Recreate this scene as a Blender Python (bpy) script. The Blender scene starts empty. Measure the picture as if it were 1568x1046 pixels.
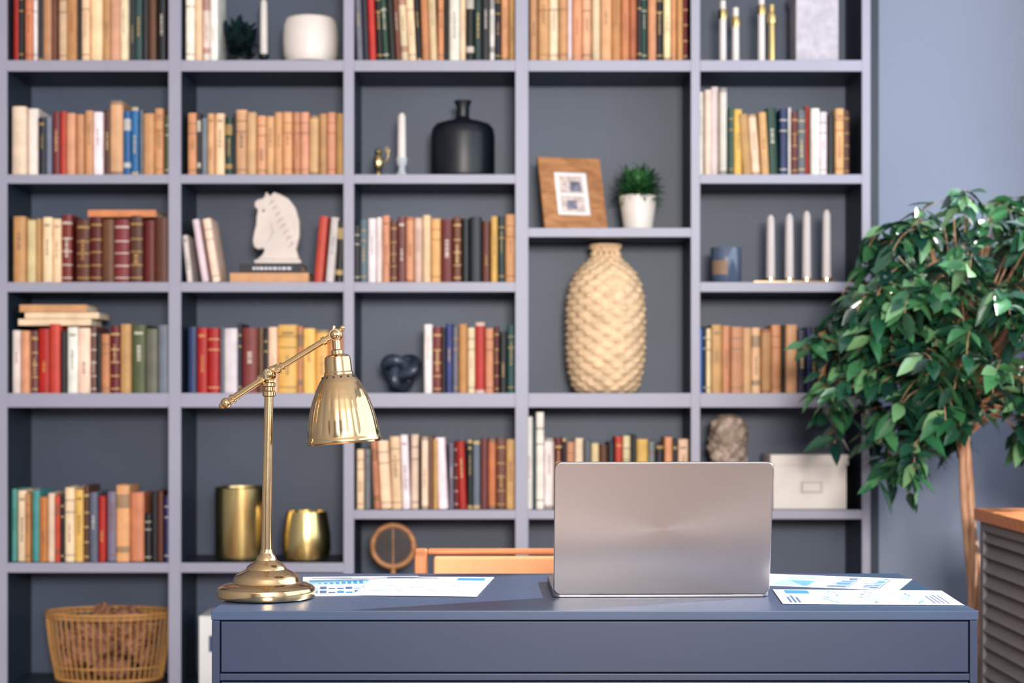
import bpy, bmesh, math, random
from mathutils import Vector, Matrix, Euler
R = random.Random(7)
PI = math.pi
CAMZ = 1.09
FY = 5.30      # front plane of the bookcase
FPX = 2650.0
# ---------------------------------------------------------------- helpers
def lin(h, a=1.0):
    if isinstance(h, str):
        h = h.lstrip('#'); c = [int(h[i:i+2], 16)/255 for i in (0, 2, 4)]
    else: c = [x/255 for x in h]
    return tuple([(x/12.92 if x <= .04045 else ((x+.055)/1.055)**2.4) for x in c] + [a])
def sx(px): return (px-784)/500.0
def sz(py): return CAMZ+(600-py)/500.0

def new_mat(name):
    m = bpy.data.materials.new(name); m.use_nodes = True
    nt = m.node_tree; b = nt.nodes['Principled BSDF']
    return m, nt, b
def mat(name, col, rough=.5, metal=0.0, var=.12, scale=12, bump=0.0, bscale=60, spec=.5, coat=0.0):
    m, nt, b = new_mat(name)
    c = lin(col)
    b.inputs['Roughness'].default_value = rough
    b.inputs['Metallic'].default_value = metal
    b.inputs['Specular IOR Level'].default_value = spec
    b.inputs['Coat Weight'].default_value = coat
    tc = nt.nodes.new('ShaderNodeTexCoord')
    n = nt.nodes.new('ShaderNodeTexNoise'); n.inputs['Scale'].default_value = scale; n.inputs['Detail'].default_value = 3
    nt.links.new(tc.outputs['Object'], n.inputs['Vector'])
    r = nt.nodes.new('ShaderNodeValToRGB')
    r.color_ramp.elements[0].position = .3; r.color_ramp.elements[1].position = .7
    r.color_ramp.elements[0].color = (c[0]*(1-var), c[1]*(1-var), c[2]*(1-var), 1)
    r.color_ramp.elements[1].color = (min(1, c[0]*(1+var)), min(1, c[1]*(1+var)), min(1, c[2]*(1+var)), 1)
    nt.links.new(n.outputs['Fac'], r.inputs['Fac']); nt.links.new(r.outputs['Color'], b.inputs['Base Color'])
    if bump:
        n2 = nt.nodes.new('ShaderNodeTexNoise'); n2.inputs['Scale'].default_value = bscale
        nt.links.new(tc.outputs['Object'], n2.inputs['Vector'])
        bp = nt.nodes.new('ShaderNodeBump'); bp.inputs['Strength'].default_value = bump; bp.inputs['Distance'].default_value = .003
        nt.links.new(n2.outputs['Fac'], bp.inputs['Height']); nt.links.new(bp.outputs['Normal'], b.inputs['Normal'])
    return m
def mat_wood(name, c1, c2, rough=.45, sc=(2, 30, 30), scale=3):
    m, nt, b = new_mat(name)
    b.inputs['Roughness'].default_value = rough
    tc = nt.nodes.new('ShaderNodeTexCoord'); mp = nt.nodes.new('ShaderNodeMapping'); mp.inputs['Scale'].default_value = sc
    n = nt.nodes.new('ShaderNodeTexNoise'); n.inputs['Scale'].default_value = scale; n.inputs['Detail'].default_value = 6; n.inputs['Distortion'].default_value = .6
    r = nt.nodes.new('ShaderNodeValToRGB')
    r.color_ramp.elements[0].position = .32; r.color_ramp.elements[1].position = .68
    r.color_ramp.elements[0].color = lin(c1); r.color_ramp.elements[1].color = lin(c2)
    nt.links.new(tc.outputs['Object'], mp.inputs['Vector']); nt.links.new(mp.outputs['Vector'], n.inputs['Vector'])
    nt.links.new(n.outputs['Fac'], r.inputs['Fac']); nt.links.new(r.outputs['Color'], b.inputs['Base Color'])
    return m
def mat_vcol(name, rough=.5, spec=.4, var=.25, scale=40, trans=0.0, coat=0.0):
    m, nt, b = new_mat(name)
    b.inputs['Roughness'].default_value = rough; b.inputs['Specular IOR Level'].default_value = spec
    b.inputs['Coat Weight'].default_value = coat
    a = nt.nodes.new('ShaderNodeAttribute'); a.attribute_name = 'Col'
    tc = nt.nodes.new('ShaderNodeTexCoord'); n = nt.nodes.new('ShaderNodeTexNoise'); n.inputs['Scale'].default_value = scale; n.inputs['Detail'].default_value = 4
    nt.links.new(tc.outputs['Object'], n.inputs['Vector'])
    mr = nt.nodes.new('ShaderNodeMapRange'); mr.inputs['To Min'].default_value = 1-var; mr.inputs['To Max'].default_value = 1+var
    nt.links.new(n.outputs['Fac'], mr.inputs['Value'])
    mx = nt.nodes.new('ShaderNodeVectorMath'); mx.operation = 'SCALE'
    nt.links.new(a.outputs['Color'], mx.inputs[0]); nt.links.new(mr.outputs['Result'], mx.inputs['Scale'])
    nt.links.new(mx.outputs['Vector'], b.inputs['Base Color'])
    return m

class MB:
    def __init__(s): s.v = []; s.f = []; s.m = []; s.c = []
    def add(s, vs, fs, m=0, col=(1, 1, 1, 1), M=None):
        o = len(s.v)
        for p in vs:
            p = Vector(p); s.v.append(M @ p if M is not None else p)
        for f in fs:
            s.f.append([o+i for i in f]); s.m.append(m); s.c.append(col)
    def box(s, x0, x1, y0, y1, z0, z1, m=0, col=(1, 1, 1, 1), M=None):
        vs = [(x, y, z) for x in (x0, x1) for y in (y0, y1) for z in (z0, z1)]
        fs = [(0, 1, 3, 2), (4, 6, 7, 5), (0, 4, 5, 1), (2, 3, 7, 6), (0, 2, 6, 4), (1, 5, 7, 3)]
        s.add(vs, fs, m, col, M)
    def lathe(s, prof, seg=48, m=0, col=(1, 1, 1, 1), M=None, fn=None, cap0=True, cap1=True):
        vs = []; fs = []
        for j, (r, z) in enumerate(prof):
            for i in range(seg):
                t = 2*PI*i/seg; rr = fn(r, z, t, j) if fn else r
                vs.append((rr*math.cos(t), rr*math.sin(t), z))
        n = len(prof)
        for j in range(n-1):
            for i in range(seg):
                k = (i+1) % seg
                fs.append((j*seg+i, j*seg+k, (j+1)*seg+k, (j+1)*seg+i))
        if cap0: fs.append(tuple(range(seg))[::-1])
        if cap1: fs.append(tuple((n-1)*seg+i for i in range(seg)))
        s.add(vs, fs, m, col, M)
    def tube(s, pts, rad, seg=10, m=0, col=(1, 1, 1, 1), M=None, closed=False):
        pts = [Vector(p) for p in pts]; n = len(pts)
        if not hasattr(rad, '__len__'): rad = [rad]*n
        vs = []; fs = []; prev = None
        for j in range(n):
            if closed: d = pts[(j+1) % n]-pts[j-1]
            else: d = pts[min(j+1, n-1)]-pts[max(j-1, 0)]
            d.normalize()
            if prev is None:
                u = d.orthogonal().normalized()
            else:
                u = prev-d*prev.dot(d)
                u = u.normalized() if u.length > 1e-6 else d.orthogonal().normalized()
            prev = u; w = d.cross(u)
            for i in range(seg):
                t = 2*PI*i/seg; vs.append(pts[j]+(u*math.cos(t)+w*math.sin(t))*rad[j])
        for j in range(n if closed else n-1):
            a = j*seg; b = ((j+1) % n)*seg
            for i in range(seg):
                k = (i+1) % seg; fs.append((a+i, a+k, b+k, b+i))
        if not closed:
            fs.append(tuple(range(seg))[::-1]); fs.append(tuple((n-1)*seg+i for i in range(seg)))
        s.add(vs, fs, m, col, M)
    def ball(s, c, r, m=0, col=(1, 1, 1, 1), seg=20, sc=(1, 1, 1), fn=None, rot=None):
        n = 12
        prof = [(max(r*math.sin(PI*j/n), 1e-5), -r*math.cos(PI*j/n)) for j in range(n+1)]
        M = Matrix.Translation(Vector(c)) @ (rot if rot is not None else Matrix.Identity(4)) @ Matrix.Diagonal((sc[0], sc[1], sc[2], 1))
        s.lathe(prof, seg, m, col, M, fn)
    def prism(s, poly, y0, y1, m=0, col=(1, 1, 1, 1), M=None):
        """poly in xz, extruded along y"""
        n = len(poly)
        vs = [(p[0], y0, p[1]) for p in poly]+[(p[0], y1, p[1]) for p in poly]
        fs = [tuple(range(n)), tuple(range(n, 2*n))[::-1]]+[(i, (i+1) % n, n+(i+1) % n, n+i) for i in range(n)]
        s.add(vs, fs, m, col, M)
    def build(s, name, mats, bevel=0, sharp=35, parent=None, bseg=2):
        me = bpy.data.meshes.new(name)
        me.from_pydata([tuple(v) for v in s.v], [], s.f)
        for mm in mats: me.materials.append(mm)
        ca = me.color_attributes.new('Col', 'FLOAT_COLOR', 'CORNER')
        for p, mi, c in zip(me.polygons, s.m, s.c):
            p.material_index = mi
            for li in p.loop_indices: ca.data[li].color = c
        bm = bmesh.new(); bm.from_mesh(me)
        bmesh.ops.recalc_face_normals(bm, faces=bm.faces)
        for f in bm.faces: f.smooth = True
        bm.to_mesh(me); bm.free()
        me.set_sharp_from_angle(angle=math.radians(sharp))
        o = bpy.data.objects.new(name, me); bpy.context.scene.collection.objects.link(o)
        if bevel:
            b = o.modifiers.new('bevel', 'BEVEL'); b.width = bevel; b.segments = bseg; b.limit_method = 'ANGLE'; b.angle_limit = math.radians(40)
            b.harden_normals = True
        if parent: o.parent = parent
        return o
def empty(name, loc=(0, 0, 0)):
    e = bpy.data.objects.new(name, None); e.location = loc; e.empty_display_size = .1
    bpy.context.scene.collection.objects.link(e); return e
def rrect(w, h, r, n=8):
    pts = []
    for cx, cz, a0 in ((w/2-r, h-r, 0), (-w/2+r, h-r, PI/2), (-w/2+r, r, PI), (w/2-r, r, 1.5*PI)):
        for i in range(n+1):
            a = a0+PI/2*i/n; pts.append((cx+r*math.cos(a), cz+r*math.sin(a)))
    return pts
T = Matrix.Translation
def RotM(ax, deg): return Matrix.Rotation(math.radians(deg), 4, ax)

# ---------------------------------------------------------------- materials
M_navy = mat('navy_shelf_paint_shaded', (26, 42, 58), .5, var=.05, scale=3)  # shelf paint darkened: shade of undersides and inner sides put into the colour
M_edge = mat('shelf_paint_lit_edge', (152, 153, 172), .45, var=.04, scale=3)  # same shelf paint, light on the board fronts put into the colour
M_back = mat('shelf_back_panel', (62, 74, 96), .5, var=.28, scale=1.3)
M_wall = mat('wall_paint_blue_grey', (138, 148, 170), .8, var=.04, scale=1.5, bump=.08, bscale=180)
M_wall2 = mat('wall_paint_side', (150, 152, 158), .85, var=.03)
M_ceil = mat('ceiling_paint', (225, 226, 230), .9, var=.02)
M_white = mat('white_trim', (232, 232, 232), .4, var=.02)
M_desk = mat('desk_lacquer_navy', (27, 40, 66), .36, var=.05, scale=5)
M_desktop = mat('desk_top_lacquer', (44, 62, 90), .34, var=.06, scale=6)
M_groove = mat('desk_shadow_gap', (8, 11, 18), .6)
M_book = mat_vcol('book_covers', .5, .4, .32, 22)
M_paper = mat('paper_white', (222, 226, 234), .7, var=.01)
M_ink = mat('chart_ink_blue', (30, 110, 180), .6); M_ink2 = mat('chart_ink_dark', (50, 76, 120), .6); M_ink3 = mat('chart_ink_pale', (130, 176, 206), .6)
M_ceramic = mat('white_ceramic', (234, 226, 220), .4, var=.03, coat=.2)
M_black = mat('matte_black_ceramic', (14, 20, 30), .42, var=.1)
M_green = mat_vcol('leaf_green', .28, .6, .15, 25, coat=.5)
M_bark = mat_wood('ficus_bark', (150, 104, 76), (218, 172, 138), .7, (20, 20, 3), 3)
M_oak = mat_wood('oak_wood', (170, 100, 58), (204, 134, 84), .4)
M_oak2 = mat_wood('frame_wood', (150, 98, 58), (190, 136, 88), .45, (4, 20, 20))
M_leather = mat('tan_leather', (222, 160, 110), .4, var=.06, bump=.15, bscale=120)
M_floor = mat_wood('floor_oak_boards', (104, 84, 70), (136, 112, 94), .5, (2, 14, 2), 2)
M_straw = mat('seagrass_straw', (230, 198, 160), .7, var=.2, scale=30)
M_wax = mat('candle_wax', (226, 220, 216), .5, var=.02)
M_cab = mat('cabinet_grey_paint', (112, 110, 114), .5, var=.04)
M_soil = mat('soil', (50, 38, 30), .9, var=.3)
M_darkpot = mat('dark_planter', (60, 64, 74), .6)
M_photo = mat('photo_print', (120, 120, 140), .4, var=.5, scale=60)
M_pine = mat('pinecone_brown', (140, 96, 72), .7, var=.5, scale=70)
M_basket = mat('basket_willow', (190, 140, 84), .45, var=.15, scale=20)
M_screen = mat('screen_black', (10, 10, 14), .1)
M_key = mat('keyboard_black', (22, 22, 24), .5)
def brass(name, col, rough, bscale=(1, 1, 60), aniso=0.0):
    m, nt, b = new_mat(name)
    b.inputs['Metallic'].default_value = 1; b.inputs['Roughness'].default_value = rough
    tc = nt.nodes.new('ShaderNodeTexCoord'); n = nt.nodes.new('ShaderNodeTexNoise'); n.inputs['Scale'].default_value = 14; n.inputs['Detail'].default_value = 5
    mp = nt.nodes.new('ShaderNodeMapping'); mp.inputs['Scale'].default_value = bscale
    nt.links.new(tc.outputs['Object'], mp.inputs['Vector']); nt.links.new(mp.outputs['Vector'], n.inputs['Vector'])
    c = lin(col); r = nt.nodes.new('ShaderNodeValToRGB')
    r.color_ramp.elements[0].color = (c[0]*.85, c[1]*.85, c[2]*.82, 1); r.color_ramp.elements[1].color = c
    nt.links.new(n.outputs['Fac'], r.inputs['Fac']); nt.links.new(r.outputs['Color'], b.inputs['Base Color'])
    mr = nt.nodes.new('ShaderNodeMapRange'); mr.inputs['To Min'].default_value = rough*.8; mr.inputs['To Max'].default_value = rough*1.25
    nt.links.new(n.outputs['Fac'], mr.inputs['Value']); nt.links.new(mr.outputs['Result'], b.inputs['Roughness'])
    return m
M_brass = brass('antique_brass', (214, 184, 140), .15)
M_gold = brass('polished_gold', (232, 208, 146), .24, (1, 1, 1))
# brushed aluminium with radial sheen
M_alu, nt, b = new_mat('brushed_aluminium')
b.inputs['Metallic'].default_value = .95; b.inputs['Roughness'].default_value = .27; b.inputs['Base Color'].default_value = lin((150, 146, 150))
b.inputs['Anisotropic'].default_value = .5
tg = nt.nodes.new('ShaderNodeTangent'); tg.direction_type = 'RADIAL'; tg.axis = 'Y'
nt.links.new(tg.outputs['Tangent'], b.inputs['Tangent'])
# marble / mottled stone
M_stone = mat('carved_stone', (160, 142, 130), .7, var=.6, scale=35, bump=.5, bscale=50)
M_marble = mat('dark_marble', (46, 56, 72), .3, var=.8, scale=30)

# ---------------------------------------------------------------- room
XL, XR, YB, YF, HC = -2.7, 1.78, -1.8, 5.62, 2.75
b_ = MB(); b_.box(XL-.1, XR+.1, YB-.1, YF+.1, -.1, 0); b_.build('floor', [M_floor])
b_ = MB(); b_.box(XL-.1, XR+.1, YB-.1, YF+.1, HC, HC+.1); b_.build('ceiling', [M_ceil])
b_ = MB(); b_.box(XL-.1, XR+.1, YF, YF+.1, 0, HC); b_.build('wall_back', [M_wall])
b_ = MB(); b_.box(XL-.1, XL, YB, YF, 0, HC); b_.build('wall_left', [M_wall2])
# right wall with a big window
WY0, WY1, WZ0, WZ1 = 1.2, 5.25, .86, 2.55
b_ = MB()
b_.box(XR, XR+.14, YB, WY0, 0, HC); b_.box(XR, XR+.14, WY1, YF, 0, HC)
b_.box(XR, XR+.14, WY0, WY1, 0, WZ0); b_.box(XR, XR+.14, WY0, WY1, WZ1, HC)
b_.build('wall_right', [M_wall])
b_ = MB()
for y in (WY0, 2.5, 3.9, WY1-.05): b_.box(XR+.04, XR+.09, y, y+.05, WZ0, WZ1)
for z in (WZ0, WZ1-.05): b_.box(XR+.04, XR+.09, WY0, WY1, z, z+.05)
b_.build('window_1', [M_white], bevel=.003)
# rear wall, with an unseen window added to house the fill lamp
b_ = MB()
b_.box(XL, -1.7, YB-.1, YB, 0, HC); b_.box(1.4, XR, YB-.1, YB, 0, HC)
b_.box(-1.7, 1.4, YB-.1, YB, 0, .7); b_.box(-1.7, 1.4, YB-.1, YB, 2.6, HC)
b_.build('wall_rear', [M_wall2])
b_ = MB()
for x in (-1.7, -.7, .35, 1.35): b_.box(x, x+.05, YB-.08, YB-.03, .7, 2.6)
for z in (.7, 2.55): b_.box(-1.7, 1.4, YB-.08, YB-.03, z, z+.05)
b_.build('window_added_rear', [M_white], bevel=.003)
b_ = MB(); b_.box(sx(1367)+.002, XR, YF-.015, YF, 0, .1); b_.build('baseboard_back', [M_wall], bevel=.003)

# ---------------------------------------------------------------- bookcase
DEP = .27
cols = [(-3, 11), (258, 277), (526, 542), (789, 809), (1058, 1072), (1320, 1333)]
left_ext = -268
bb = MB()
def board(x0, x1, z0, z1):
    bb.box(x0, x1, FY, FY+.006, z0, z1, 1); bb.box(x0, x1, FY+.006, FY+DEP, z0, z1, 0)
ZT, ZB = sz(-92), 0.0
for a, b2 in [(left_ext-14, left_ext)]+cols: board(sx(a), sx(b2), ZB, ZT)
inner = [(left_ext, cols[0][0])]+[(cols[i][1], cols[i+1][0]) for i in range(5)]
H = {0: [(-92, -76), (92, 109), (267, 281), (432, 447), (602, 624), (862, 877), (1052, 1068)],
     1: [(-92, -76), (92, 109), (267, 281), (432, 447), (602, 624), (862, 877), (1052, 1068)],
     2: [(-92, -76), (92, 109), (267, 281), (432, 447), (602, 624), (862, 877), (1052, 1068)],
     3: [(-92, -76), (92, 109), (267, 281), (432, 447), (602, 624), (781, 795), (955, 969), (1090, 1105)],
     4: [(-92, -76), (92, 109), (349, 363), (602, 624), (781, 795), (955, 969), (1090, 1105)],
     5: [(-92, -76), (92, 109), (267, 281), (432, 447), (602, 624), (781, 795), (955, 969), (1090, 1105)]}
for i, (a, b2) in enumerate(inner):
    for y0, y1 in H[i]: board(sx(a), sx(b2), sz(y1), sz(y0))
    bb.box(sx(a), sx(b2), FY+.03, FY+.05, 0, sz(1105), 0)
bb.box(sx(left_ext), sx(1326), FY+DEP, FY+DEP+.012, 0, ZT, 2)
# dark navy strip, set back, between the case and the wall
bb.box(sx(1333)+.001, sx(1367), FY+.20, FY+DEP+.012, 0, ZT, 0)
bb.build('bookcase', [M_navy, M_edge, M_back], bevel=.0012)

# ---------------------------------------------------------------- books
PAL = {'t': (206, 152, 106), 'o': (208, 132, 86), 'c': (236, 208, 174), 'w': (238, 230, 224), 'b': (106, 62, 46), 'k': (24, 28, 38),
       'r': (180, 46, 38), 'm': (108, 38, 36), 'g': (28, 68, 62), 'l': (100, 102, 76), 'n': (32, 50, 96), 'u': (46, 110, 170),
       'y': (222, 176, 92), 's': (106, 112, 124), 'p': (234, 188, 152), 'e': (92, 170, 160)}
def book(mb, x, y, z, w, h, d, ch, ang=0):
    base = PAL[ch]; j = R.uniform(-26, 12)
    c = lin([max(8, min(250, v+j+R.uniform(-9, 9))) for v in base])
    lum = c[0]*.3+c[1]*.6+c[2]*.1
    dark = lum < .16
    acc = lin(R.choice([(228, 196, 130), (236, 228, 214), (200, 160, 90)]) if dark else R.choice([(60, 44, 40), (140, 50, 40), (50, 60, 80), (120, 80, 50), (70, 90, 80)]))
    acc = tuple(acc[i]*.6+c[i]*.4 for i in range(3))+(1,)
    if ang > 0: M = T((x+w, y, z)) @ Matrix.Rotation(math.radians(ang), 4, 'Y') @ T((-w, 0, 0))
    else: M = T((x, y, z)) @ Matrix.Rotation(math.radians(ang), 4, 'Y')
    g = .0008; x0, x1 = g, w-g; W = x1-x0
    r = min(.007, W*.28)
    prof = [(x0, r), (x0+W*.12, r*.35), (x0+W*.35, r*.05), (x0+W*.65, r*.05), (x0+W*.88, r*.35), (x1, r)]
    style = R.random()
    segs = [(0, 1, 0)]
    if style < .22: segs = [(0, .08, 0), (.08, .1, 1), (.1, .66, 0), (.66, .68, 1), (.68, .82, 0), (.82, .84, 1), (.84, 1, 0)]
    elif style < .30: segs = [(0, .12, 0), (.12, .2, 1), (.2, .7, 0), (.7, .88, 1), (.88, 1, 0)]
    elif style < .38: segs = [(0, .05, 1), (.05, .95, 0), (.95, 1, 1)]
    if ch in 'bm' and style < .6: segs = [(0, .06, 0), (.06, .08, 1), (.08, .25, 0), (.25, .27, 1), (.27, .45, 0), (.45, .47, 1), (.47, .64, 0), (.64, .66, 1), (.66, .86, 0), (.86, .89, 1), (.89, 1, 0)]
    for a, e, k in segs:
        vs = []; fs = []
        for px, py in prof: vs += [(px, py, h*a), (px, py, h*e)]
        for i in range(5): fs.append((2*i, 2*i+2, 2*i+3, 2*i+1))
        mb.add(vs, fs, 0, acc if k else c, M)
    th = min(.002, W*.15)
    mb.box(x0, x0+th, r, d, 0, h, 0, c, M); mb.box(x1-th, x1, r, d, 0, h, 0, c, M)
    mb.add([(x0+th, r*.4, h-.0015), (x1-th, r*.4, h-.0015), (x1-th, r+.004, h-.0015), (x0+th, r+.004, h-.0015)], [(0, 1, 2, 3)], 0, c, M)
    pg = lin((232, 218, 190)); mb.box(x0+th, x1-th, r+.002, d-.004, .003, h-.004, 0, pg, M)
    # lettering blocks
    if W > .014 and R.random() < .6:
        zc = h*R.uniform(.25, .5); ze = zc+h*R.uniform(.15, .35); tw = W*R.uniform(.08, .16); xc = w/2
        while zc < ze:
            l = R.uniform(.003, .010)
            mb.add([(xc-tw, -.0004, zc), (xc+tw, -.0004, zc), (xc+tw, -.0004, min(zc+l, ze)), (xc-tw, -.0004, min(zc+l, ze))], [(0, 1, 2, 3)], 0, acc, M)
            zc += l+R.uniform(.002, .004)
        if R.random() < .3:
            zt = h*.86; mb.add([(xc-W*.3, -.0004, zt), (xc+W*.3, -.0004, zt), (xc+W*.3, -.0004, zt+.008), (xc-W*.3, -.0004, zt+.008)], [(0, 1, 2, 3)], 0, acc, M)
def books(x0, x1, ybot, spec, h0=98, extra=None, flat=None):
    mb = MB(); toks = spec.split(); parsed = []; h = h0
    for t in toks:
        ang = 0
        if '~' in t: t, a = t.split('~'); ang = float(a)
        if '/' in t: t, hh = t.split('/'); h = float(hh)
        parsed.append((t[0], float(t[1:]), h+R.uniform(-4, 4), ang))
    tot = sum(p[1]+abs(math.sin(math.radians(p[3])))*0 for p in parsed); k = (x1-x0)/tot; x = x0
    for ch, w, hh, ang in parsed:
        book(mb, sx(x), FY+R.uniform(.016, .042), sz(ybot)+.0008, w*k/500, hh/500, R.uniform(.13, .17), ch, ang)
        x += w*k
    for (fx0, fx1, fz0, fz1, ch) in (flat or []):
        c = lin(PAL[ch]); d = .15; Y = FY+.03
        X0, X1, Z0, Z1 = sx(fx0), sx(fx1), sz(fz0)+.0008, sz(fz1)
        mb.box(X0, X1, Y, Y+d, Z0, Z0+.002, 0, c); mb.box(X0, X1, Y, Y+d, Z1-.002, Z1, 0, c)
        mb.box(X0, X1, Y-.0015, Y+.001, Z0, Z1, 0, c); mb.box(X0+.003, X1-.003, Y+.001, Y+d-.003, Z0+.002, Z1-.002, 0, lin((235, 222, 196)))
    return mb.build('row_of_books', [M_book], sharp=30)
# top row
books(14, 252, 92, "r12/118 k9 o15 w7 k9 t16/122 b8 c16/116 t18 k6 c14/124 c20 t14 p18/118 c14 k9 g14/122 k10 b14 k16")
books(281, 331, 92, "w14/125 c11 w12/118 w12")
books(545, 789, 92, "s10/112~-2 k10~-2 r11~-2 k10~-2 g10/116~-3 k10~-3 b8~-3 c12/122~-3 c12~-3 k9~-3 t12/118~-2 c12~-2 t10 k8 w17/120 c9 k13 g12/116 k12 w8 k10 t12/122 t10")
books(811, 1055, 92, "t14/120 t18 c16/124 t14 w8 t16/116 p16 c14 t18/122 t16 t14 o12 k7 g10/118 t14 k12 c12/122 t10 t10 m8")
# row 1
books(15, 257, 267, "c22/104 w16/106 k13/92 s9 m12/100 r10 t14/97 t12 t14 w15/99 b10 p20/115 u12/103 u12/102 s6 t18/98 t14/99 l9/95")
books(283, 526, 267, "t17/100 k7/92 s11 t12 c16/99 g14/94 k4 p20/104 t16/95 t16 t14 t15 t16 t13 t15 t16 t14 t15 t14")
books(1068, 1305, 267, "w12/130 c11/128 w13/136 w12/134 k3/100 g8/105 y14/103 t15/97~-4 c14/96~-4 t13/98~-3 g17/105~-2 n13/102 w5 m10/100 s13/104 r7 w15/102 w13/100 k11/95 t15/101 b10")
# row 2
books(16, 106, 432, "t20/99 c16 t8 c16 c14 m17/101")
books(114, 257, 432, "b20/99 m18 b19 m22 b20 m18 b22/101", flat=[(131, 236, 331, 320, 'o')])
books(540, 790, 432, "k11/88 s12/96 w15/102 w10 t13 b12/98 b14/100 t14/104 c14/100 c14 t17/102 m20/101 b14 k14 k20/99 b15 y12 g12 t18/102")
# row 3
books(14, 256, 603, "w15/100 t15/98 b11/100 r20/104 r18 k8/98 w18/104 c20/100 b10 k8/95 t15 m16/102 t18/104 l24/104 l20/103 s17", flat=[(24, 136, 498, 488, 'c'), (34, 148, 487.5, 478, 'c'), (26, 130, 477.5, 466, 't')])
books(283, 526, 603, "n15/100 r17/104 r18/102 s7 w21/104 k6 m24/103 b9 k7/98 c14/104 y30/103 t9 y19/100 y20/98 t12 o12")
books(648, 789, 603, "w15/104 m16/102 k6 n12/105 s10/100 t15/104 c13/103 r17/106 t15/100 m9 k13/98 g14/102")
books(1070, 1290, 603, "u9/104 k5 c8/100 t18/103 t14 t20/102 t15 p15/101 t17 t17/103 k5 t19 k16/101 n6 k14 t14/103 k10 b12")
# row 4
books(12, 256, 862, "e9/110 c15/106 t9 e13/106 o14/102 c12 r9 k6 c16/116 y15/112 b9/118 s14/108 r12/104 s16/108 t22/114 o22/105 k12/70 k10/104 b11/106 n8/98")
books(545, 789, 781, "c13/92 s11/96 k6 t11/108~-3 c20/106~-3 p18/108~-2 w14/112~-2 c14 k5/100 c12/110 b8 t9/104 w18/112~-3 s9/100 m8/106 r15/106~-2 k9/104 s14 b13/105 o14 b17/108 t16/110")
books(805, 1056, 781, "w12/138 g5 w14/147 w17/111 m13/112 k7 t14/104 c15/108 s12 c14/104 b14/102 k12/106 r13/114 c14 k9 y20/110 s12/104 k14/98 t14/107 k9 c18/104")
# leaning books, row 2 col 2
mb = MB()
book(mb, sx(283), FY+.03, sz(432)+.001, .018, .145, .15, 'w', -6)
book(mb, sx(306), FY+.03, sz(432)+.001, .022, .195, .15, 'w', -9)
book(mb, sx(322), FY+.03, sz(432)+.001, .026, .197, .15, 'c', -9)
mb.build('leaning_books', [M_book], sharp=30)
mb = MB()
book(mb, sx(478), FY+.03, sz(432)+.001, .03, .203, .15, 'r', 5)
book(mb, sx(496), FY+.03, sz(432)+.001, .028, .20, .15, 'w', 5)
book(mb, sx(511), FY+.03, sz(432)+.001, .026, .19, .15, 'k', 2)
mb.build('leaning_books', [M_book], sharp=30)
# flat books beneath the horse
mb = MB()
for x0, x1, z0, z1, ch in ((350, 471, 432, 417, 't'), (364, 460, 416.5, 403, 'k')):
    c = lin(PAL[ch]); X0, X1, Z0, Z1 = sx(x0), sx(x1), sz(z0)+.0008, sz(z1)
    mb.box(X0, X1, FY+.03, FY+.19, Z0, Z0+.002, 0, c); mb.box(X0, X1, FY+.03, FY+.19, Z1-.002, Z1, 0, c)
    mb.box(X0, X1, FY+.027, FY+.031, Z0, Z1, 0, c); mb.box(X0+.003, X1-.003, FY+.031, FY+.187, Z0+.002, Z1-.002, 0, lin((235, 222, 196)))
x = sx(385)
while x < sx(440):
    l = R.uniform(.006, .014); mb.box(x, x+l, FY+.0264, FY+.0272, sz(412), sz(408), 0, lin((220, 220, 225))); x += l+.004
mb.build('stacked_books', [M_book])

# ---------------------------------------------------------------- horse head
def horse():
    out = [(404, 289), (409, 298), (416, 291), (424, 294), (438, 301), (449, 315), (455, 336), (455, 360), (450, 380), (454, 392), (454, 402), (390, 402), (390, 395), (398, 388), (402, 380), (398, 378), (391, 380), (385, 376), (383, 366), (385, 354), (388, 342), (389, 328), (391, 318), (386, 314), (386, 306), (392, 302), (399, 301), (402, 296)]
    cx, cy = 420, 402
    poly = [((a-cx)/500, (cy-b2)/500) for a, b2 in out]
    mb = MB(); mb.prism(poly, -.026, .026)
    mb.prism([((a-cx)/500, (cy-b2)/500) for a, b2 in [(386, 402), (458, 402), (458, 396), (386, 396)]], -.034, .034)
    o = mb.build('horse_head_sculpture', [mat('white_plaster', (214, 203, 196), .6, var=.08)])
    r = o.modifiers.new('remesh', 'REMESH'); r.mode = 'VOXEL'; r.voxel_size = .0028; r.use_smooth_shade = True
    s = o.modifiers.new('smooth', 'SMOOTH'); s.iterations = 7; s.factor = .6
    o.location = (sx(420), FY+.075, sz(402.5)+.0012)
    mm = MB()
    for i in range(8):
        a = i/7; x0 = (418+a*30-cx)/500; z0 = (cy-(302+a*64))/500
        mm.tube([(x0-.020, -.0235, z0-.020-.006*a), (x0-.006, -.0285, z0-.006), (x0+.006, -.021, z0-.002)], [.002, .005, .002], 8)
    mm.ball(((400-cx)/500, -.0245, (cy-320)/500), .0046, 1); mm.ball(((389-cx)/500, -.023, (cy-366)/500), .0032, 1)
    mm.tube([((394-cx)/500, -.0245, (cy-316)/500), ((400-cx)/500, -.0275, (cy-313)/500), ((407-cx)/500, -.0245, (cy-318)/500)], .0022, 8)
    mm.tube([((412-cx)/500, -.024, (cy-340)/500), ((416-cx)/500, -.0275, (cy-352)/500), ((411-cx)/500, -.0265, (cy-364)/500), ((402-cx)/500, -.023, (cy-372)/500)], .0032, 8)
    mm.build('mane_and_eye', [o.data.materials[0], mat('plaster_dark_tone', (120, 104, 96), .6)], parent=o)  # second material: darker tone for eye and nostril
horse()

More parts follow.
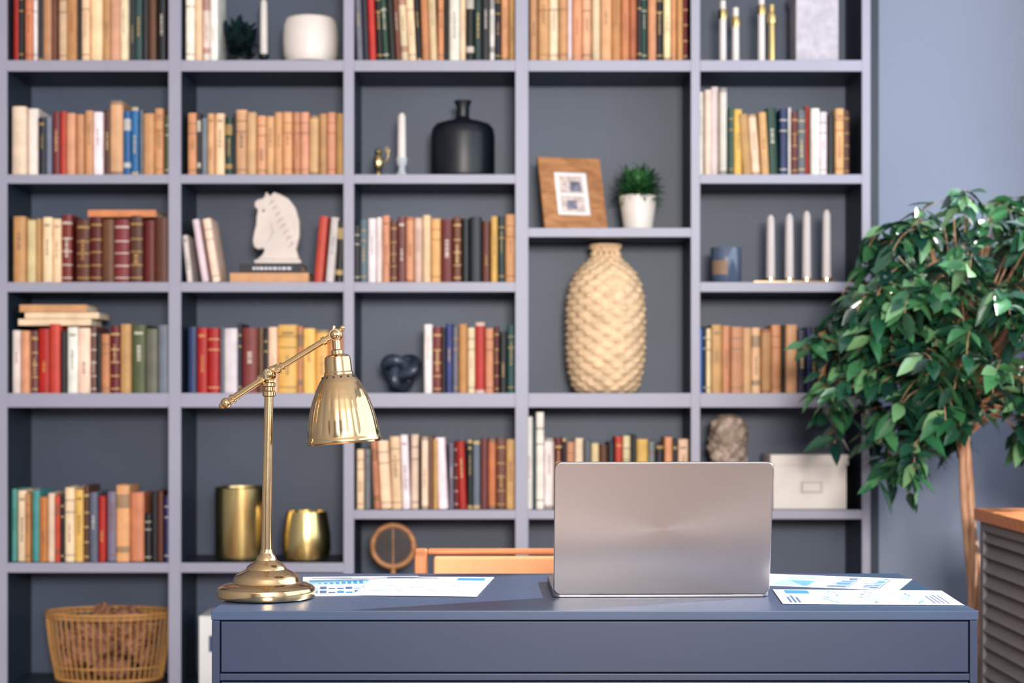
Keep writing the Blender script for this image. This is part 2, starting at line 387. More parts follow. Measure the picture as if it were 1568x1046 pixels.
# ---------------------------------------------------------------- shelf ornaments
def P(lst): return [(r/500, z/500) for r, z in lst]
YO = FY+.10
mb = MB()
mb.lathe(P([(26, 0), (38, 4), (42, 16), (43, 40), (42, 62), (38, 72), (33, 74), (33, 60), (30, 52)]), 64, M=T((sx(470), YO, sz(92)+.0008)))
mb.build('white_ceramic_planter', [M_ceramic])
def candle(mb, x, Y, zb, h, r, mw=0, mwick=1):
    prof = [(r, 0), (r*.96, h*.5), (r*.86, h*.93), (r*.5, h*.985), (r*.1, h)]
    mb.lathe(prof, 20, mw, M=T((x, Y, zb)))
    mb.tube([(x, Y, zb+h-.001), (x+.001, Y, zb+h+.008)], .0008, 6, mwick)
mb = MB(); candle(mb, sx(397), YO, sz(92)+.03, .18, .012)
mb.lathe(P([(12, 0), (12, 3), (5, 6), (4, 10), (8, 13), (8, 18), (6.5, 18), (6.5, 15)]), 24, 1, M=T((sx(397), YO, sz(92)+.0008)))
mb.build('taper_candle', [M_wax, M_black])
def leaf(mb, base, d, L, W, col, m=0, droop=.25, fold=.35, up=Vector((0, 0, 1)), ws=(0.04, .72, 1, .66, 0.02)):
    d = Vector(d).normalized(); side = d.cross(up)
    side = side.normalized() if side.length > 1e-4 else Vector((1, 0, 0))
    n = side.cross(d); vs = []; fs = []; k = len(ws)-1
    for i, w in enumerate(ws):
        t = i/k; p = Vector(base)+d*L*t-Vector((0, 0, 1))*L*droop*t*t; w = w*W/2
        vs += [p-side*w+n*w*fold, p, p+side*w+n*w*fold]
    for i in range(k):
        a = 3*i; fs += [(a, a+1, a+4, a+3), (a+1, a+2, a+5, a+4)]
    mb.add(vs, fs, m, col)
def small_plant(name, cx, Y, zb, potprof, potmat, ftop, n, L, W, cols_, lim, gm=None):
    mb = MB(); X = sx(cx)
    mb.lathe(potprof, 48, 1, M=T((X, Y, zb)))
    mb.lathe([(potprof[-1][0]*.98, potprof[-1][1]), (.001, potprof[-1][1]+.004)], 24, 2, M=T((X, Y, zb)))
    for i in range(n):
        a = R.uniform(0, 2*PI); e = R.uniform(.05, 1.45)
        d = Vector((math.cos(a)*math.cos(e), math.sin(a)*math.cos(e)*.8, math.sin(e)))
        b0 = Vector((X+R.uniform(-.02, .02), Y+R.uniform(-.02, .02), zb+ftop+R.uniform(-.01, .012)))
        b1 = b0+d*R.uniform(0, L*.7)
        c = R.choice(cols_); ld = (d+Vector((R.uniform(-.5, .5), R.uniform(-.5, .5), R.uniform(-.3, .4)))).normalized(); LL = L*R.uniform(.5, .9)
        tp = b1+ld*LL
        if abs(tp.x-X) > lim or abs(b1.x-X) > lim or tp.y > FY+DEP-.012 or tp.z < zb+.012: continue
        leaf(mb, b1, ld, LL, W*R.uniform(.7, 1.2), lin(c), 0, .35)
        if i % 4 == 0: mb.tube([b0, b1], .001, 4, 0, lin((50, 90, 50)) if gm is None else lin((16, 34, 34)))
    return mb.build(name, [gm or M_green, potmat, M_soil])
small_plant('potted_grass', 981, FY+.11, sz(349)+.0008, P([(20, 0), (23, 3), (29.5, 50), (29.5, 54), (27, 54), (25, 48)]), M_ceramic, .10, 620, .098, .010, [(36, 86, 50), (50, 108, 56), (26, 66, 46), (70, 124, 68)], .094)
small_plant('dark_leaf_plant', 358, FY+.14, sz(92)+.0008, P([(12, 0), (15, 4), (16, 16), (15, 19), (13, 19), (12, 16)]), M_black, .035, 260, .11, .02, [(18, 40, 42), (14, 32, 38), (24, 46, 44)], .055, mat_vcol('dark_foliage', .8, .1, .1, 25))
mb = MB(); mb.lathe(P([(44, 0), (49, 3), (50, 10), (50, 66), (48, 78), (42, 85), (26, 90), (13, 93), (10, 97), (10, 112), (13, 119), (14, 122), (11, 122), (8, 114)]), 64, M=T((sx(707), FY+.12, sz(267)+.0008)))
mb.build('black_bottle_vase', [M_black])
mb = MB(); mb.lathe(P([(9, 0), (10, 2), (4, 6), (3, 9), (7, 16), (8, 24), (6, 32), (4, 35), (6, 38), (5, 42), (1, 45)]), 28, M=T((sx(576), FY+.08, sz(267)+.0008)))
mb.tube([(sx(582), FY+.08, sz(240)), (sx(588), FY+.08, sz(243)), (sx(592), FY+.08, sz(233)), (sx(590), FY+.08, sz(224))], .0022, 8)
mb.tube([(sx(590)+.007*math.cos(t), FY+.08, sz(224)+.007*math.sin(t)) for t in [i*PI/5 for i in range(10)]], .0014, 6, closed=True)
mb.build('brass_oil_burner', [M_gold])
mb = MB(); candle(mb, sx(613), FY+.07, sz(246), .158, .0135)
mb.lathe(P([(9, 0), (9.5, 3), (6, 8), (5, 14), (8, 20), (9, 30), (8, 30), (7.2, 22)]), 24, 2, M=T((sx(613), FY+.07, sz(267)+.0008)))
mb.build('taper_candle', [M_wax, M_black, mat('pale_glass_holder', (190, 196, 206), .15, var=.05)])
# photo frame leaning back and turned
mb = MB(); Mx = T((sx(884), FY+.05, sz(349)+.0012)) @ RotM('Z', 16) @ RotM('X', -19)
W, Hh, tk, bw = .204, .244, .016, .048
mb.box(-W/2, W/2, 0, tk, 0, bw, 0, M=Mx); mb.box(-W/2, W/2, 0, tk, Hh-bw, Hh, 0, M=Mx)
mb.box(-W/2, -W/2+bw, 0, tk, bw, Hh-bw, 0, M=Mx); mb.box(W/2-bw, W/2, 0, tk, bw, Hh-bw, 0, M=Mx)
mb.box(-W/2+bw, W/2-bw, .007, .012, bw, Hh-bw, 1, M=Mx)
mb.box(-.038, .038, .0055, .007, .060, .115, 2, M=Mx); mb.box(-.038, .038, .0055, .007, .125, .184, 2, M=Mx)
mb.box(-.02, .012, .0045, .0055, .07, .10, 3, M=Mx); mb.box(-.005, .03, .0045, .0055, .13, .165, 3, M=Mx)
mb.build('photo_frame', [M_oak2, M_white, mat('photo_print_pale', (206, 190, 184), .4, var=.35, scale=50), M_photo], bevel=.002)
# woven vase
vp = [(44, 0), (50, 6), (55, 18), (59, 36), (61.5, 60), (62, 90), (62, 125), (60, 150), (55, 172), (46, 190), (34, 202), (25, 210), (21, 218), (22, 226), (24, 231)]
def resample(p, n):
    out = []; L = [0]
    for i in range(1, len(p)): L.append(L[-1]+math.hypot(p[i][0]-p[i-1][0], p[i][1]-p[i-1][1]))
    for k in range(n):
        s = L[-1]*k/(n-1); i = 1
        while i < len(L)-1 and L[i] < s: i += 1
        t = (s-L[i-1])/(L[i]-L[i-1]); out.append((p[i-1][0]+(p[i][0]-p[i-1][0])*t, p[i-1][1]+(p[i][1]-p[i-1][1])*t))
    return out
NR = 25*7
vpr = P(resample(vp, NR))
def wv(r, z, t, j):
    row = j//7; u = (j % 7)/7; ph = t*13+(row % 2)*PI
    return r-.002+.0050*math.sin(ph+.8*math.sin(ph)*.5)*math.sin(PI*u)+.0022*abs(math.sin(PI*u))+.0008*math.sin(t*90)
mb = MB(); Mv = T((sx(931), FY+.135, sz(602)+.0008))
mb.lathe(vpr, 260, M=Mv, fn=wv, cap1=False)
mb.lathe([(.048, .462), (.040, .455), (.038, .40)], 48, 1, M=Mv, cap0=False)
mb.tube([(sx(931)+.048*math.cos(i*PI/16), FY+.135+.048*math.sin(i*PI/16), sz(602)+.462) for i in range(32)], .005, 8, closed=True)
mb.build('woven_vase', [M_straw, M_soil], sharp=70)
# candles on brass tray
mb = MB(); mb.box(sx(1158), sx(1290), FY+.05, FY+.11, sz(432)+.0008, sz(432)+.007, 1)
for x, hh in ((1186, 112), (1215, 114), (1242, 118), (1273, 120)):
    mb.lathe(P([(7, 0), (7, 5), (6, 5)]), 20, 1, M=T((sx(x), FY+.08, sz(432)+.007)))
    candle(mb, sx(x), FY+.08, sz(432)+.0075, (hh-8)/500, .0135, 0, 2)
mb.build('candle_tray', [mat('grey_wax', (206, 198, 198), .5, var=.03), M_brass, M_black], bevel=.0008)
mb = MB(); Mj = T((sx(1117), FY+.09, sz(432)+.0008))
mb.lathe(P([(22, 0), (24, 3), (24, 54), (23, 56), (21, 56), (21, 48)]), 48, 0, M=Mj)
lab = [(.0486*math.cos(a), .0486*math.sin(a), z) for z in (.026, .070) for a in [math.radians(205+i*8) for i in range(9)]]
mb.add(lab, [(i, i+1, i+10, i+9) for i in range(8)], 1, M=Mj)
mb.build('jar_candle', [mat('blue_grey_glass', (78, 92, 116), .12, var=.1, coat=.5), mat('kraft_label', (140, 114, 92), .6)])
for x, hh in ((1111, 86), (1131, 75), (1171, 93), (1187, 80)):
    mb = MB(); mb.lathe(P([(8, 0), (8, 2), (5.5, 4), (5, hh-18), (6.5, hh-16), (6.5, hh-2), (4.5, hh), (4.5, hh+12), (1, hh+14)]), 24, 0 if x != 1187 else 1, M=T((sx(x), FY+.07, sz(92)+.0008)))
    mb.lathe(P([(6.9, hh-17), (7.3, hh-10), (6.9, hh-2)]), 24, 1, M=T((sx(x), FY+.07, sz(92)+.0008)))
    mb.build('candlestick', [M_wax, M_gold])
mb = MB(); mb.box(sx(1223), sx(1289), FY+.05, FY+.18, sz(92)+.0008, sz(92)+.20); mb.box(sx(1221), sx(1291), FY+.047, FY+.183, sz(92)+.201, sz(92)+.235)
mb.build('white_textured_box', [mat('textured_plaster', (190, 186, 198), .75, var=.14, scale=50, bump=.6, bscale=60)], bevel=.003)
# marble knot
mb = MB(); pts = []
for i in range(96):
    t = 2*PI*i/96; pts.append((.034*(math.sin(t)+2*math.sin(2*t))/2.2, .5*.034*-math.sin(3*t), .034*(math.cos(t)-2*math.cos(2*t))/2.2))
zmin = min(p[2] for p in pts)
mb.tube(pts, .017, 16, closed=True, M=T((sx(611), FY+.10, sz(602)+.0215-zmin*1.05)) @ Matrix.Diagonal((1.1, 1, 1.05, 1)))
mb.build('marble_knot_sculpture', [M_marble])
mb = MB(); mb.lathe(P([(36, 0), (39, 2), (41, 8), (41, 112), (39, 114), (38, 112), (38, 90)]), 72, M=T((sx(362), FY+.10, sz(862)+.0008))); mb.build('gold_planter', [M_gold])
mb = MB(); mb.lathe(P([(30, 0), (34, 3), (37.5, 18), (37, 40), (32, 72), (31, 76), (29.5, 76), (30, 70)]), 72, M=T((sx(465), FY+.075, sz(862)+.0008))); mb.build('gold_bowl', [M_gold])
# round wooden mirror on stand
mb = MB(); C = Vector((sx(600), FY+.06, sz(839)))
ring = [(C.x+.064*math.cos(i*PI/24), C.y, C.z+.064*math.sin(i*PI/24)) for i in range(48)]
mb.tube(ring, .0088, 12, closed=True)
mb.lathe([(.062, -.002), (.062, .003)], 48, 1, M=T(C) @ RotM('X', 90))
mb.box(C.x-.0015, C.x+.0015, C.y-.006, C.y-.002, C.z-.06, C.z+.06, 0)
zb = sz(955)+.0008
mb.lathe([(.045, 0), (.045, .01), (.012, .016), (.008, .03), (.008, C.z-.068-zb)], 32, 0, M=T((C.x, C.y, zb)))
mb.build('round_table_mirror', [M_oak2, mat('aged_mirror', (70, 66, 68), .25, metal=.6)])
def rock(r, z, t, j): return r*(1+.10*math.sin(3*t+z*60)+.07*math.sin(7*t-z*110)+.05*math.sin(13*t+z*190))
mb = MB(); mb.lathe(P(resample([(26, 0), (28, 10), (24, 30), (22, 50), (27, 75), (29, 100), (28, 122), (24, 138), (12, 145), (1, 146)], 50)), 60, M=T((sx(1121), FY+.10, sz(781)+.001)), fn=rock)
mb.build('carved_stone_sculpture', [M_stone], sharp=80)
mb = MB(); mb.box(sx(1186), sx(1299), FY+.03, FY+.21, sz(781)+.0008, sz(711)); mb.box(sx(1182), sx(1302), FY+.026, FY+.214, sz(713), sz(697))
mb.box(sx(1228), sx(1262), FY+.026, FY+.03, sz(756), sz(738), 1); mb.box(sx(1232), sx(1258), FY+.0245, FY+.026, sz(753), sz(741), 0)
mb.build('storage_box', [mat('white_linen_box', (226, 220, 216), .75, var=.04), mat('box_label', (190, 186, 182), .4)], bevel=.0025)
mb = MB(); mb.prism([(sx(303), sz(1052)+.0008), (sx(345), sz(1052)+.0008), (sx(345), sz(945)), (sx(303), sz(945))], FY+.02, FY+.22)
mb.box(sx(318), sx(330), FY+.0185, FY+.02, sz(1000), sz(975), 1)
mb.build('magazine_file', [M_white, M_ink2], bevel=.002)
# basket with pinecones
mb = MB(); BX, BY, BZ = sx(151), FY+.14, sz(1052)+.0008
rb, rt, bh = .165, .198, .212
sqy = .60
def rim(z, r, rad):
    mb.tube([(BX+r*math.cos(i*PI/30), BY+sqy*r*math.sin(i*PI/30), BZ+z) for i in range(60)], rad, 8, closed=True)
for z, rad in ((.006, .005), (.045, .003), (bh-.012, .004), (bh, .005)):
    rim(z, rb+(rt-rb)*z/bh, rad)
for i in range(52):
    a = 2*PI*i/52; ca, sa = math.cos(a), math.sin(a)
    mb.tube([(BX+rb*ca, BY+sqy*rb*sa, BZ+.004), (BX+(rb+.62*(rt-rb))*ca, BY+sqy*(rb+.62*(rt-rb))*sa, BZ+bh*.5), (BX+rt*ca, BY+sqy*rt*sa, BZ+bh)], .0024, 6)
mb.lathe([(rb, 0), (rb, .004)], 48, 0, M=T((BX, BY, BZ+.002)) @ Matrix.Diagonal((1, sqy, 1, 1)))
def cone(r, z, t, j): return r*(1+.30*math.sin(6*t+(j % 2)*PI))*(1.12 if j % 2 else .82)
for i in range(90):
    a = R.uniform(0, 2*PI); rr = math.sqrt(R.random())*.136; z = R.uniform(.04, .175)+(.045 if rr < .09 else 0)
    mb.ball((BX+rr*math.cos(a), BY+sqy*rr*math.sin(a), BZ+z), R.uniform(.020, .028), 1, seg=30, fn=cone, sc=(1, 1, R.uniform(1.1, 1.5)), rot=Euler((R.uniform(-1.4, 1.4), R.uniform(-1.4, 1.4), 0)).to_matrix().to_4x4())
mb.build('wicker_basket_of_pinecones', [M_basket, M_pine], sharp=40)

# ---------------------------------------------------------------- chair (behind the desk)
mb = MB(); cx0, cx1 = -.218, .325; yb = 3.86
mb.box(cx0, cx0+.028, yb, yb+.035, .40, .738, 0); mb.box(cx1-.028, cx1, yb, yb+.035, .40, .738, 0)
mb.box(cx0, cx0+.026, yb, yb+.035, 0.001, .40, 0); mb.box(cx1-.026, cx1, yb, yb+.035, .001, .40, 0)
mb.box(cx0+.028, cx1-.028, yb+.008, yb+.032, .726, .738, 0)
mb.box(cx0+.044, cx1-.044, yb-.020, yb+.024, .53, .7225, 1)
mb.box(cx0+.028, cx1-.028, yb+.006, yb+.03, .50, .52, 0)
mb.box(cx0, cx0+.03, yb-.42, yb-.385, .001, .60, 0); mb.box(cx1-.03, cx1, yb-.42, yb-.385, .001, .60, 0)
mb.box(cx0, cx0+.034, yb-.42, yb, .60, .622, 0); mb.box(cx1-.034, cx1, yb-.42, yb, .60, .622, 0)
mb.box(cx0+.03, cx1-.03, yb-.42, yb-.395, .37, .41, 0); mb.box(cx0, cx0+.025, yb-.385, yb, .37, .41, 0); mb.box(cx1-.025, cx1, yb-.385, yb, .37, .41, 0)
mb.box(cx0+.03, cx1-.03, yb-.41, yb-.022, .40, .47, 1)
mb.build('wooden_armchair', [M_oak, M_leather], bevel=.005, bseg=3)

# ---------------------------------------------------------------- desk
DX0, DX1, DY0, DY1, DZ = -.467, .724, 2.685, 3.237, .75
mb = MB()
mb.box(DX0, DX1, DY0, DY1, DZ-.0145, DZ, 1)
A0 = DZ-.19
mb.box(DX0+.001, DX0+.0135, DY0+.001, DY1-.001, A0, DZ-.015, 0)      # sides
mb.box(DX1-.0135, DX1-.001, DY0+.001, DY1-.001, A0, DZ-.015, 0)
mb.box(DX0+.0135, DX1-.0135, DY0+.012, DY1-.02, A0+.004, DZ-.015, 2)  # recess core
mb.box(DX0+.0155, DX1-.0155, DY0+.001, DY0+.02, DZ-.0955, DZ-.0165, 0)   # drawer front
mb.box(DX0+.0135, DX1-.0135, DY0+.001, DY0+.02, DZ-.1085, DZ-.0975, 0)       # rail
mb.box(DX0+.0155, DX1-.0155, DY0+.001, DY0+.02, A0, DZ-.1105, 0)       # lower front
for x in (DX0+.002, DX1-.05):
    for y in (DY0+.004, DY1-.052): mb.box(x, x+.048, y, y+.048, .001, A0, 0)
mb.build('writing_desk', [M_desk, M_desktop, M_groove], bevel=.0012)

# papers with charts
def paper(name, cx, cy, w, h, rot, z, kind):
    mb = MB(); M = T((cx, cy, z)) @ RotM('Z', rot)
    mb.box(-w/2, w/2, -h/2, h/2, 0, .0003, 0, M=M)
    def q(x0, x1, y0, y1, m): mb.add([(x0, y0, .0005), (x1, y0, .0005), (x1, y1, .0005), (x0, y1, .0005)], [(0, 1, 2, 3)], m, M=M)
    def disc(x, y, r, m, a0=0, a1=2*PI):
        n = 18; vs = [(x, y, .0005+m*.00008)]+[(x+r*math.cos(a0+(a1-a0)*i/n), y+r*math.sin(a0+(a1-a0)*i/n), .0005+m*.00008) for i in range(n+1)]
        mb.add(vs, [(0, i, i+1) for i in range(1, n+1)], m, M=M)
    for i in range(3): q(-w*.42, -w*.42+w*R.uniform(.2, .6), h*(.44-i*.025), h*(.447-i*.025)+.002, 2)
    if kind == 0:
        q(-w*.44, w*.06, h*.08, h*.32, 3)
        for i in range(9): mb.add([(-w*.42+i*w*.05, h*.09, .0006), (-w*.39+i*w*.05, h*.09, .0006), (-w*.39+i*w*.05, h*(.12+.018*i), .0006), (-w*.42+i*w*.05, h*(.12+.018*i), .0006)], [(0, 1, 2, 3)], 1, M=M)
        disc(w*.27, h*.2, w*.15, 3); disc(w*.27, h*.2, w*.15, 1, 0, 2.4)
        for k in range(2):
            y0 = -h*(.08+.2*k)
            for i in range(12): q(-w*.42+i*w*.07, -w*.42+i*w*.07+w*.055, y0-h*.08, y0-h*.08+h*R.uniform(.03, .14), R.choice([1, 2, 3]))
            q(-w*.44, w*.44, y0-h*.095, y0-h*.086, 2)
    else:
        for k in range(3):
            y0 = h*(.12-.22*k)
            for i in range(5): q(-w*.44, w*.44, y0+i*h*.03, y0+i*h*.03+.0014, 3)
            px = -w*.42; py = y0+h*.05
            for i in range(12):
                ny = y0+h*R.uniform(.0, .13); nxx = px+w*.07
                mb.add([(px, py, .00052), (nxx, ny, .00052), (nxx, ny+.0036, .00052), (px, py+.0036, .00052)], [(0, 1, 2, 3)], 1 if k % 2 == 0 else 2, M=M); px, py = nxx, ny
        q(w*.2, w*.44, h*.3, h*.44, 1)
        for i in range(4): q(-w*.42, w*R.uniform(0, .4), -h*(.36+i*.025), -h*(.36+i*.025)+.0026, 2)
    mb.build(name, [M_paper, M_ink, M_ink2, M_ink3])
paper('chart_paper', -.262, 3.03, .21, .297, 6, .7504, 0)
paper('chart_paper', -.15, 3.02, .21, .297, -5, .7511, 1)
paper('chart_paper', .565, 3.09, .19, .27, 70, .7504, 0)
paper('chart_paper', .582, 2.855, .20, .285, 86, .7511, 1)

# ---------------------------------------------------------------- laptop
lap = empty('laptop', (.247, 2.862, DZ+.001)); lap.rotation_euler = (0, 0, math.radians(1.2))
LW = .358
mb = MB(); poly = rrect(LW, .242, .012)
mb.add([(x, z, 0.0) for x, z in poly]+[(x, z, .011) for x, z in poly], [tuple(range(len(poly))), tuple(range(len(poly), 2*len(poly)))[::-1]]+[(i, (i+1) % len(poly), len(poly)+(i+1) % len(poly), len(poly)+i) for i in range(len(poly))], 0)
mb.box(-.14, .14, .03, .125, .0112, .0118, 1); mb.box(-.055, .055, .14, .225, .0111, .0114, 0)
base_o = mb.build('base', [mat('laptop_body_grey', (120, 118, 124), .4, metal=.8, var=.02), M_key], bevel=.0015, parent=lap)
mb = MB()
for r_ in range(5):
    for c_ in range(14): mb.box(-.137+c_*.0197, -.137+c_*.0197+.0165, .034+r_*.018, .034+r_*.018+.0155, .0119, .0128)
mb.build('keys', [M_key], parent=lap)
mb = MB(); lp = rrect(LW, .226, .013); mb.prism(lp, -.0028, .0028, 0)
lid = mb.build('lid', [M_alu], bevel=.0018, bseg=3, parent=lap); lid.location = (0, 0.001, .004); lid.rotation_euler = (math.radians(12), 0, 0)
mb = MB(); mb.prism(rrect(LW-.008, .216, .010), .0029, .0034, 0); 
scr = mb.build('screen', [M_screen], parent=lap); scr.location = (0, .001, .009); scr.rotation_euler = (math.radians(12), 0, 0)
mb = MB(); mb.tube([(-.12, .004, .007), (.12, .004, .007)], .0055, 14); mb.build('hinge', [M_key], parent=lap)

# ---------------------------------------------------------------- brass desk lamp
LY = 2.85; S = 2650/LY
def lx(px): return (px-784)/S
def lz(py): return CAMZ+(600-py)/S
lamp = empty('brass_desk_lamp', (0, 0, 0))
lx0 = lx(408)
def LP(l): return [(r/S, z/S) for r, z in l]
mb = MB()
mb.lathe(LP([(71, 0), (74, 1.5), (75, 4), (75, 12), (73.5, 16), (70, 18.5), (66, 20), (64, 21), (52, 24), (50.5, 26), (49.5, 31), (47, 35), (42, 38), (34, 42.5), (31, 44), (29.5, 48), (24, 53), (18, 56), (16, 58), (14.5, 63), (11, 67), (9.5, 70), (9, 74)]), 96, M=T((lx0, LY, DZ+.0008)))
mb.build('base', [M_brass], parent=lamp, sharp=28)
mb = MB(); zt = lz(602)
mb.tube([(lx0, LY, DZ+60/S), (lx0+.001, LY, DZ+.18), (lx(412), LY, zt)], [8.3/S, 7.6/S, 6.8/S], 28)
mb.lathe(LP([(7, -6), (10, -4), (10, 2), (8, 4), (8, 9), (11, 11), (11, 15), (7, 17), (6, 22)]), 32, M=T((lx(412), LY, zt)))
mb.build('stem', [M_brass], parent=lamp)
J = Vector((lx(412), LY, lz(574)))
mb = MB(); mb.ball(J, 11/S)
mb.tube([J+Vector((0, -.020, 0)), J+Vector((0, .018, 0))], 7.5/S, 20)
mb.ball(J+Vector((0, -.021, 0)), 7/S)
mb.box(J.x-.002, J.x+.002, LY-.034, LY-.02, J.z-.008, J.z+.008)
mb.tube([J+Vector((.002, 0, .006)), J+Vector((.014, 0, .012))], [.007, .006], 16)
mb.build('elbow_joint', [M_brass], parent=lamp)
K0 = Vector((lx(347), LY, lz(617))); K1 = Vector((lx(512), LY, lz(512)))
d = (K1-K0).normalized()
mb = MB(); mb.tube([K0, J], 5.5/S, 18); mb.tube([J, K1-d*.008], 4.6/S, 18)
mb.ball(K0-d*.001, 8.5/S); mb.ball(K0-d*.009, 5/S)
for p, r_, l_ in ((K0+d*.012, 7.5, .004), (J-d*.016, 8, .006), (J+d*.017, 8.5, .006), (J+d*.026, 6.5, .004), (K1-d*.020, 6.5, .006)):
    mb.tube([p-d*l_/2, p+d*l_/2], r_/S, 20)
mb.build('arm', [M_brass], parent=lamp)
Hd = Vector((lx(514), LY, lz(513)))
mb = MB(); mb.tube([Hd+Vector((0, -.013, 0)), Hd+Vector((0, .013, 0))], 9/S, 24); mb.ball(Hd+Vector((0, -.014, 0)), 7.5/S); mb.ball(Hd, 10.5/S)
mb.tube([Hd+Vector((-.004, 0, .004)), Hd+Vector((-.003, 0, .015))], [.004, .003], 12)
mb.tube([Hd+Vector((.004, 0, .004)), Hd+Vector((.010, 0, .011))], [.003, .004], 12)
mb.ball(Hd+Vector((.011, 0, .012)), .0042)
mb.build('head_joint', [M_brass], parent=lamp)
Ms = T(Hd) @ RotM('Y', -4.5)
mb = MB()
mb.lathe(LP([(3, -6), (6, -8), (6.5, -22), (9, -24), (9, -29), (16, -31), (19.5, -34), (20.5, -40), (21, -56), (22.5, -58), (22.5, -61)]), 48, M=Ms)
mb.build('shade_cap', [M_brass], parent=lamp, sharp=28)
sp = resample([(21.5, -60), (25, -64), (31, -72), (37, -84), (43, -98), (48, -114), (52, -131), (54.5, -147), (55.5, -157), (57.5, -160), (57.8, -163), (56.5, -166)], 44)
def flute(r, z, t, j):
    k = max(0, min(1, (j-8)/10))*max(0, min(1, (39-j)/4))
    return r*(1+.014*k*(abs(math.sin(t*12))-.5))
mb = MB(); mb.lathe(LP(sp), 288, M=Ms, fn=flute, cap0=False, cap1=False)
inn = [(r-1.2, z) for r, z in sp][::-1]
mb.lathe(LP(inn), 96, M=Ms, cap0=False, cap1=False)
mb.build('shade', [M_brass], parent=lamp, sharp=50)
mb = MB()
for i in range(14):
    a = 2*PI*i/14; mb.ball(Ms @ Vector((25.2/S*math.cos(a), 25.2/S*math.sin(a), -65/S)), 2/S, seg=8)
mb.build('vent_holes', [M_black], parent=lamp)
mb = MB(); mb.lathe(LP([(10, -70), (10, -85), (20, -105), (24, -120), (20, -138), (8, -147), (1, -149)]), 32, M=Ms); mb.build('bulb', [M_ceramic], parent=lamp)

# ---------------------------------------------------------------- louvred cabinet
mb = MB(); CX, CY0, CY1, CZ = 1.20, 3.1, 4.45, .79
mb.box(CX+.02, CX+.50, CY0+.01, CY1-.01, .06, CZ-.03, 0)
mb.box(CX-.01, CX+.51, CY0-.01, CY1+.01, CZ-.03, CZ, 1)
mb.box(CX+.04, CX+.48, CY0+.03, CY1-.03, .001, .06, 0)
nd = 3; dw = (CY1-CY0-.02)/nd
for i in range(nd):
    y0 = CY0+.01+i*dw+.002; y1 = y0+dw-.004
    mb.box(CX, CX+.02, y0, y0+.03, .07, CZ-.034, 0); mb.box(CX, CX+.02, y1-.03, y1, .07, CZ-.034, 0)
    mb.box(CX, CX+.02, y0+.03, y1-.03, .07, .10, 0); mb.box(CX, CX+.02, y0+.03, y1-.03, CZ-.055, CZ-.034, 0)
    z = .115
    while z < CZ-.065:
        mb.box(-.002, .002, y0+.03, y1-.03, -.018, .018, 0, M=T((CX+.010, 0, z)) @ RotM('Y', 32)); z += .038
mb.build('louvred_cabinet', [M_cab, M_oak], bevel=.0015)

# ---------------------------------------------------------------- ficus
FXc, FYc = 1.265, 4.76
fic = empty('ficus_tree', (FXc, FYc, 0))
mb = MB(); mb.lathe([(.12, .001), (.13, .01), (.155, .27), (.155, .29), (.14, .29), (.135, .25)], 48, 0); mb.lathe([(.136, .25), (.02, .262)], 32, 1)
mb.build('planter', [M_darkpot, M_soil], parent=fic)
mb = MB()
def strand(ph, r0):
    pts = []; rad = []
    for i in range(22):
        t = i/21; z = .255+t*.80; a = ph+t*5
        pts.append((.011*math.cos(a)+.01*math.sin(t*5)-.02*t*t, .011*math.sin(a), z)); rad.append(r0*(1-.35*t))
    mb.tube(pts, rad, 12)
    return pts[-1]
tops = [strand(0, .014), strand(2.1, .013), strand(4.2, .012)]
ml = MB(); rf = random.Random(33)
GC = [(32, 84, 58), (46, 104, 66), (24, 66, 54), (72, 132, 84), (36, 80, 60), (112, 160, 112), (20, 54, 50), (30, 72, 56), (60, 116, 74)]
cen = Vector((.005, 0, 1.265))
tips = []
tries = 0
while len(tips) < 240 and tries < 8000:
    tries += 1
    while True:
        p = Vector((rf.uniform(-1, 1), rf.uniform(-1, 1), rf.uniform(-1, 1)))
        if .25 < p.length < 1: break
    zz = p.z*(.38 if p.z > 0 else .46)
    wx = .345 if p.z > 0 else .37
    q = Vector((p.x*wx, p.y*.36, zz))
    q = cen+q
    if q.x > .40: continue
    # open lower centre so the trunk shows
    if q.z < 1.07 and abs(q.x-.0) < .10 and q.y < .2: continue
    if q.z < .95 and abs(q.x) < .13: continue
    tips.append(q)
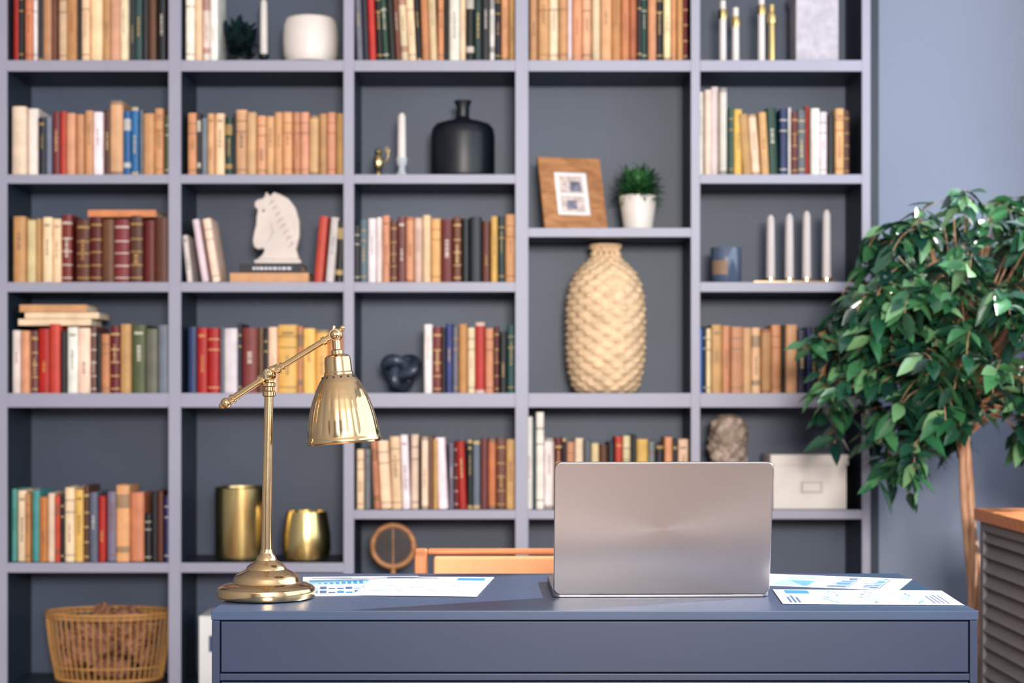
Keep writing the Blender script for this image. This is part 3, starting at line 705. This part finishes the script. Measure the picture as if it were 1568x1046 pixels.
for q in tips:
    s0 = Vector(rf.choice(tops))
    if q.z < s0.z: s0 = Vector((-.015, 0, rf.uniform(.96, 1.05)))
    mid = s0.lerp(q, .55)+Vector((0, 0, .07))
    pts = [s0, s0.lerp(mid, .5)+Vector((0, 0, .015)), mid, mid.lerp(q, .55)+Vector((0, 0, .012)), q]
    mb.tube(pts, [.005, .0038, .0026, .002, .0013], 6)
    out = Vector((q.x, q.y, 0)); out = out.normalized() if out.length > .02 else Vector((0, -1, 0))
    tw = [q]; dv = (out*.55+Vector((rf.uniform(-.6, .6), rf.uniform(-.6, .6), rf.uniform(-.3, .6)))).normalized()
    for k in range(6):
        dv = (dv+Vector((0, 0, -.30))).normalized(); tw.append(tw[-1]+dv*.023)
    mb.tube(tw, .0012, 4)
    allp = pts[3:4]+tw
    for k in range(17):
        f = rf.random()*(len(allp)-1); ii = int(f); pp = allp[ii].lerp(allp[min(ii+1, len(allp)-1)], f-ii)
        a = rf.uniform(0, 2*PI); dd = Vector((math.cos(a), math.sin(a), rf.uniform(-1.1, .35)))+out*.35
        w = pp+Vector((FXc, FYc, 0))
        L = rf.uniform(.050, .094)
        tipw = w+dd.normalized()*L
        if tipw.x > 1.75 or (tipw.y > 5.27 and tipw.x < 1.2) or tipw.y > 5.55: continue
        upv = Vector((rf.uniform(-.3, 1.1), rf.uniform(-1.0, .4), .9)).normalized()
        leaf(ml, pp, dd, L, L*rf.uniform(.42, .54), lin(rf.choice(GC)), 0, rf.uniform(.05, .4), .3, upv)
mb.build('trunk_and_branches', [M_bark], parent=fic, sharp=60)
ml.build('leaves', [M_green], parent=fic, sharp=80)

# ---------------------------------------------------------------- lights
def area(name, loc, target, sxx, syy, power, col):
    l = bpy.data.lights.new(name, 'AREA'); l.shape = 'RECTANGLE'; l.size = sxx; l.size_y = syy; l.energy = power; l.color = col
    o = bpy.data.objects.new(name, l); o.location = loc
    o.rotation_euler = (Vector(target)-Vector(loc)).to_track_quat('-Z', 'Y').to_euler(); bpy.context.scene.collection.objects.link(o); return o
sun = bpy.data.lights.new('sun', 'SUN'); sun.energy = 12; sun.angle = math.radians(.8); sun.color = (1, .94, .86)
so = bpy.data.objects.new('sun', sun); so.rotation_euler = Vector((-.80, -.30, -.56)).to_track_quat('-Z', 'Y').to_euler(); so.location = (4, 5, 4)
bpy.context.scene.collection.objects.link(so)
area('rear_fill_light', (.5, YB+.05, 2.0), (0, 5.3, 1.3), 1.2, .8, 375, (1, .925, .835))  # added fill lamp behind the camera, brightens the bookcase front
area('window_light_side', (XR+.2, 3.2, 1.75), (-1, 3.4, 1.2), 3.9, 1.6, 50, (.84, .92, 1))
w = bpy.data.worlds.new('world'); bpy.context.scene.world = w; w.use_nodes = True
bg = w.node_tree.nodes['Background']; bg.inputs[0].default_value = (.56, .73, 1, 1); bg.inputs[1].default_value = .85

# ---------------------------------------------------------------- camera
cam = bpy.data.cameras.new('camera'); co = bpy.data.objects.new('camera', cam); bpy.context.scene.collection.objects.link(co)
co.location = (0, 0, CAMZ); co.rotation_euler = (PI/2, 0, 0)
cam.sensor_width = 36; cam.lens = 36*FPX/1568; cam.shift_y = (600-523)/1568
cam.dof.use_dof = True; cam.dof.focus_distance = 2.86; cam.dof.aperture_fstop = 4.5
bpy.context.scene.camera = co
vs = bpy.context.scene.view_settings
vs.view_transform = 'Standard'
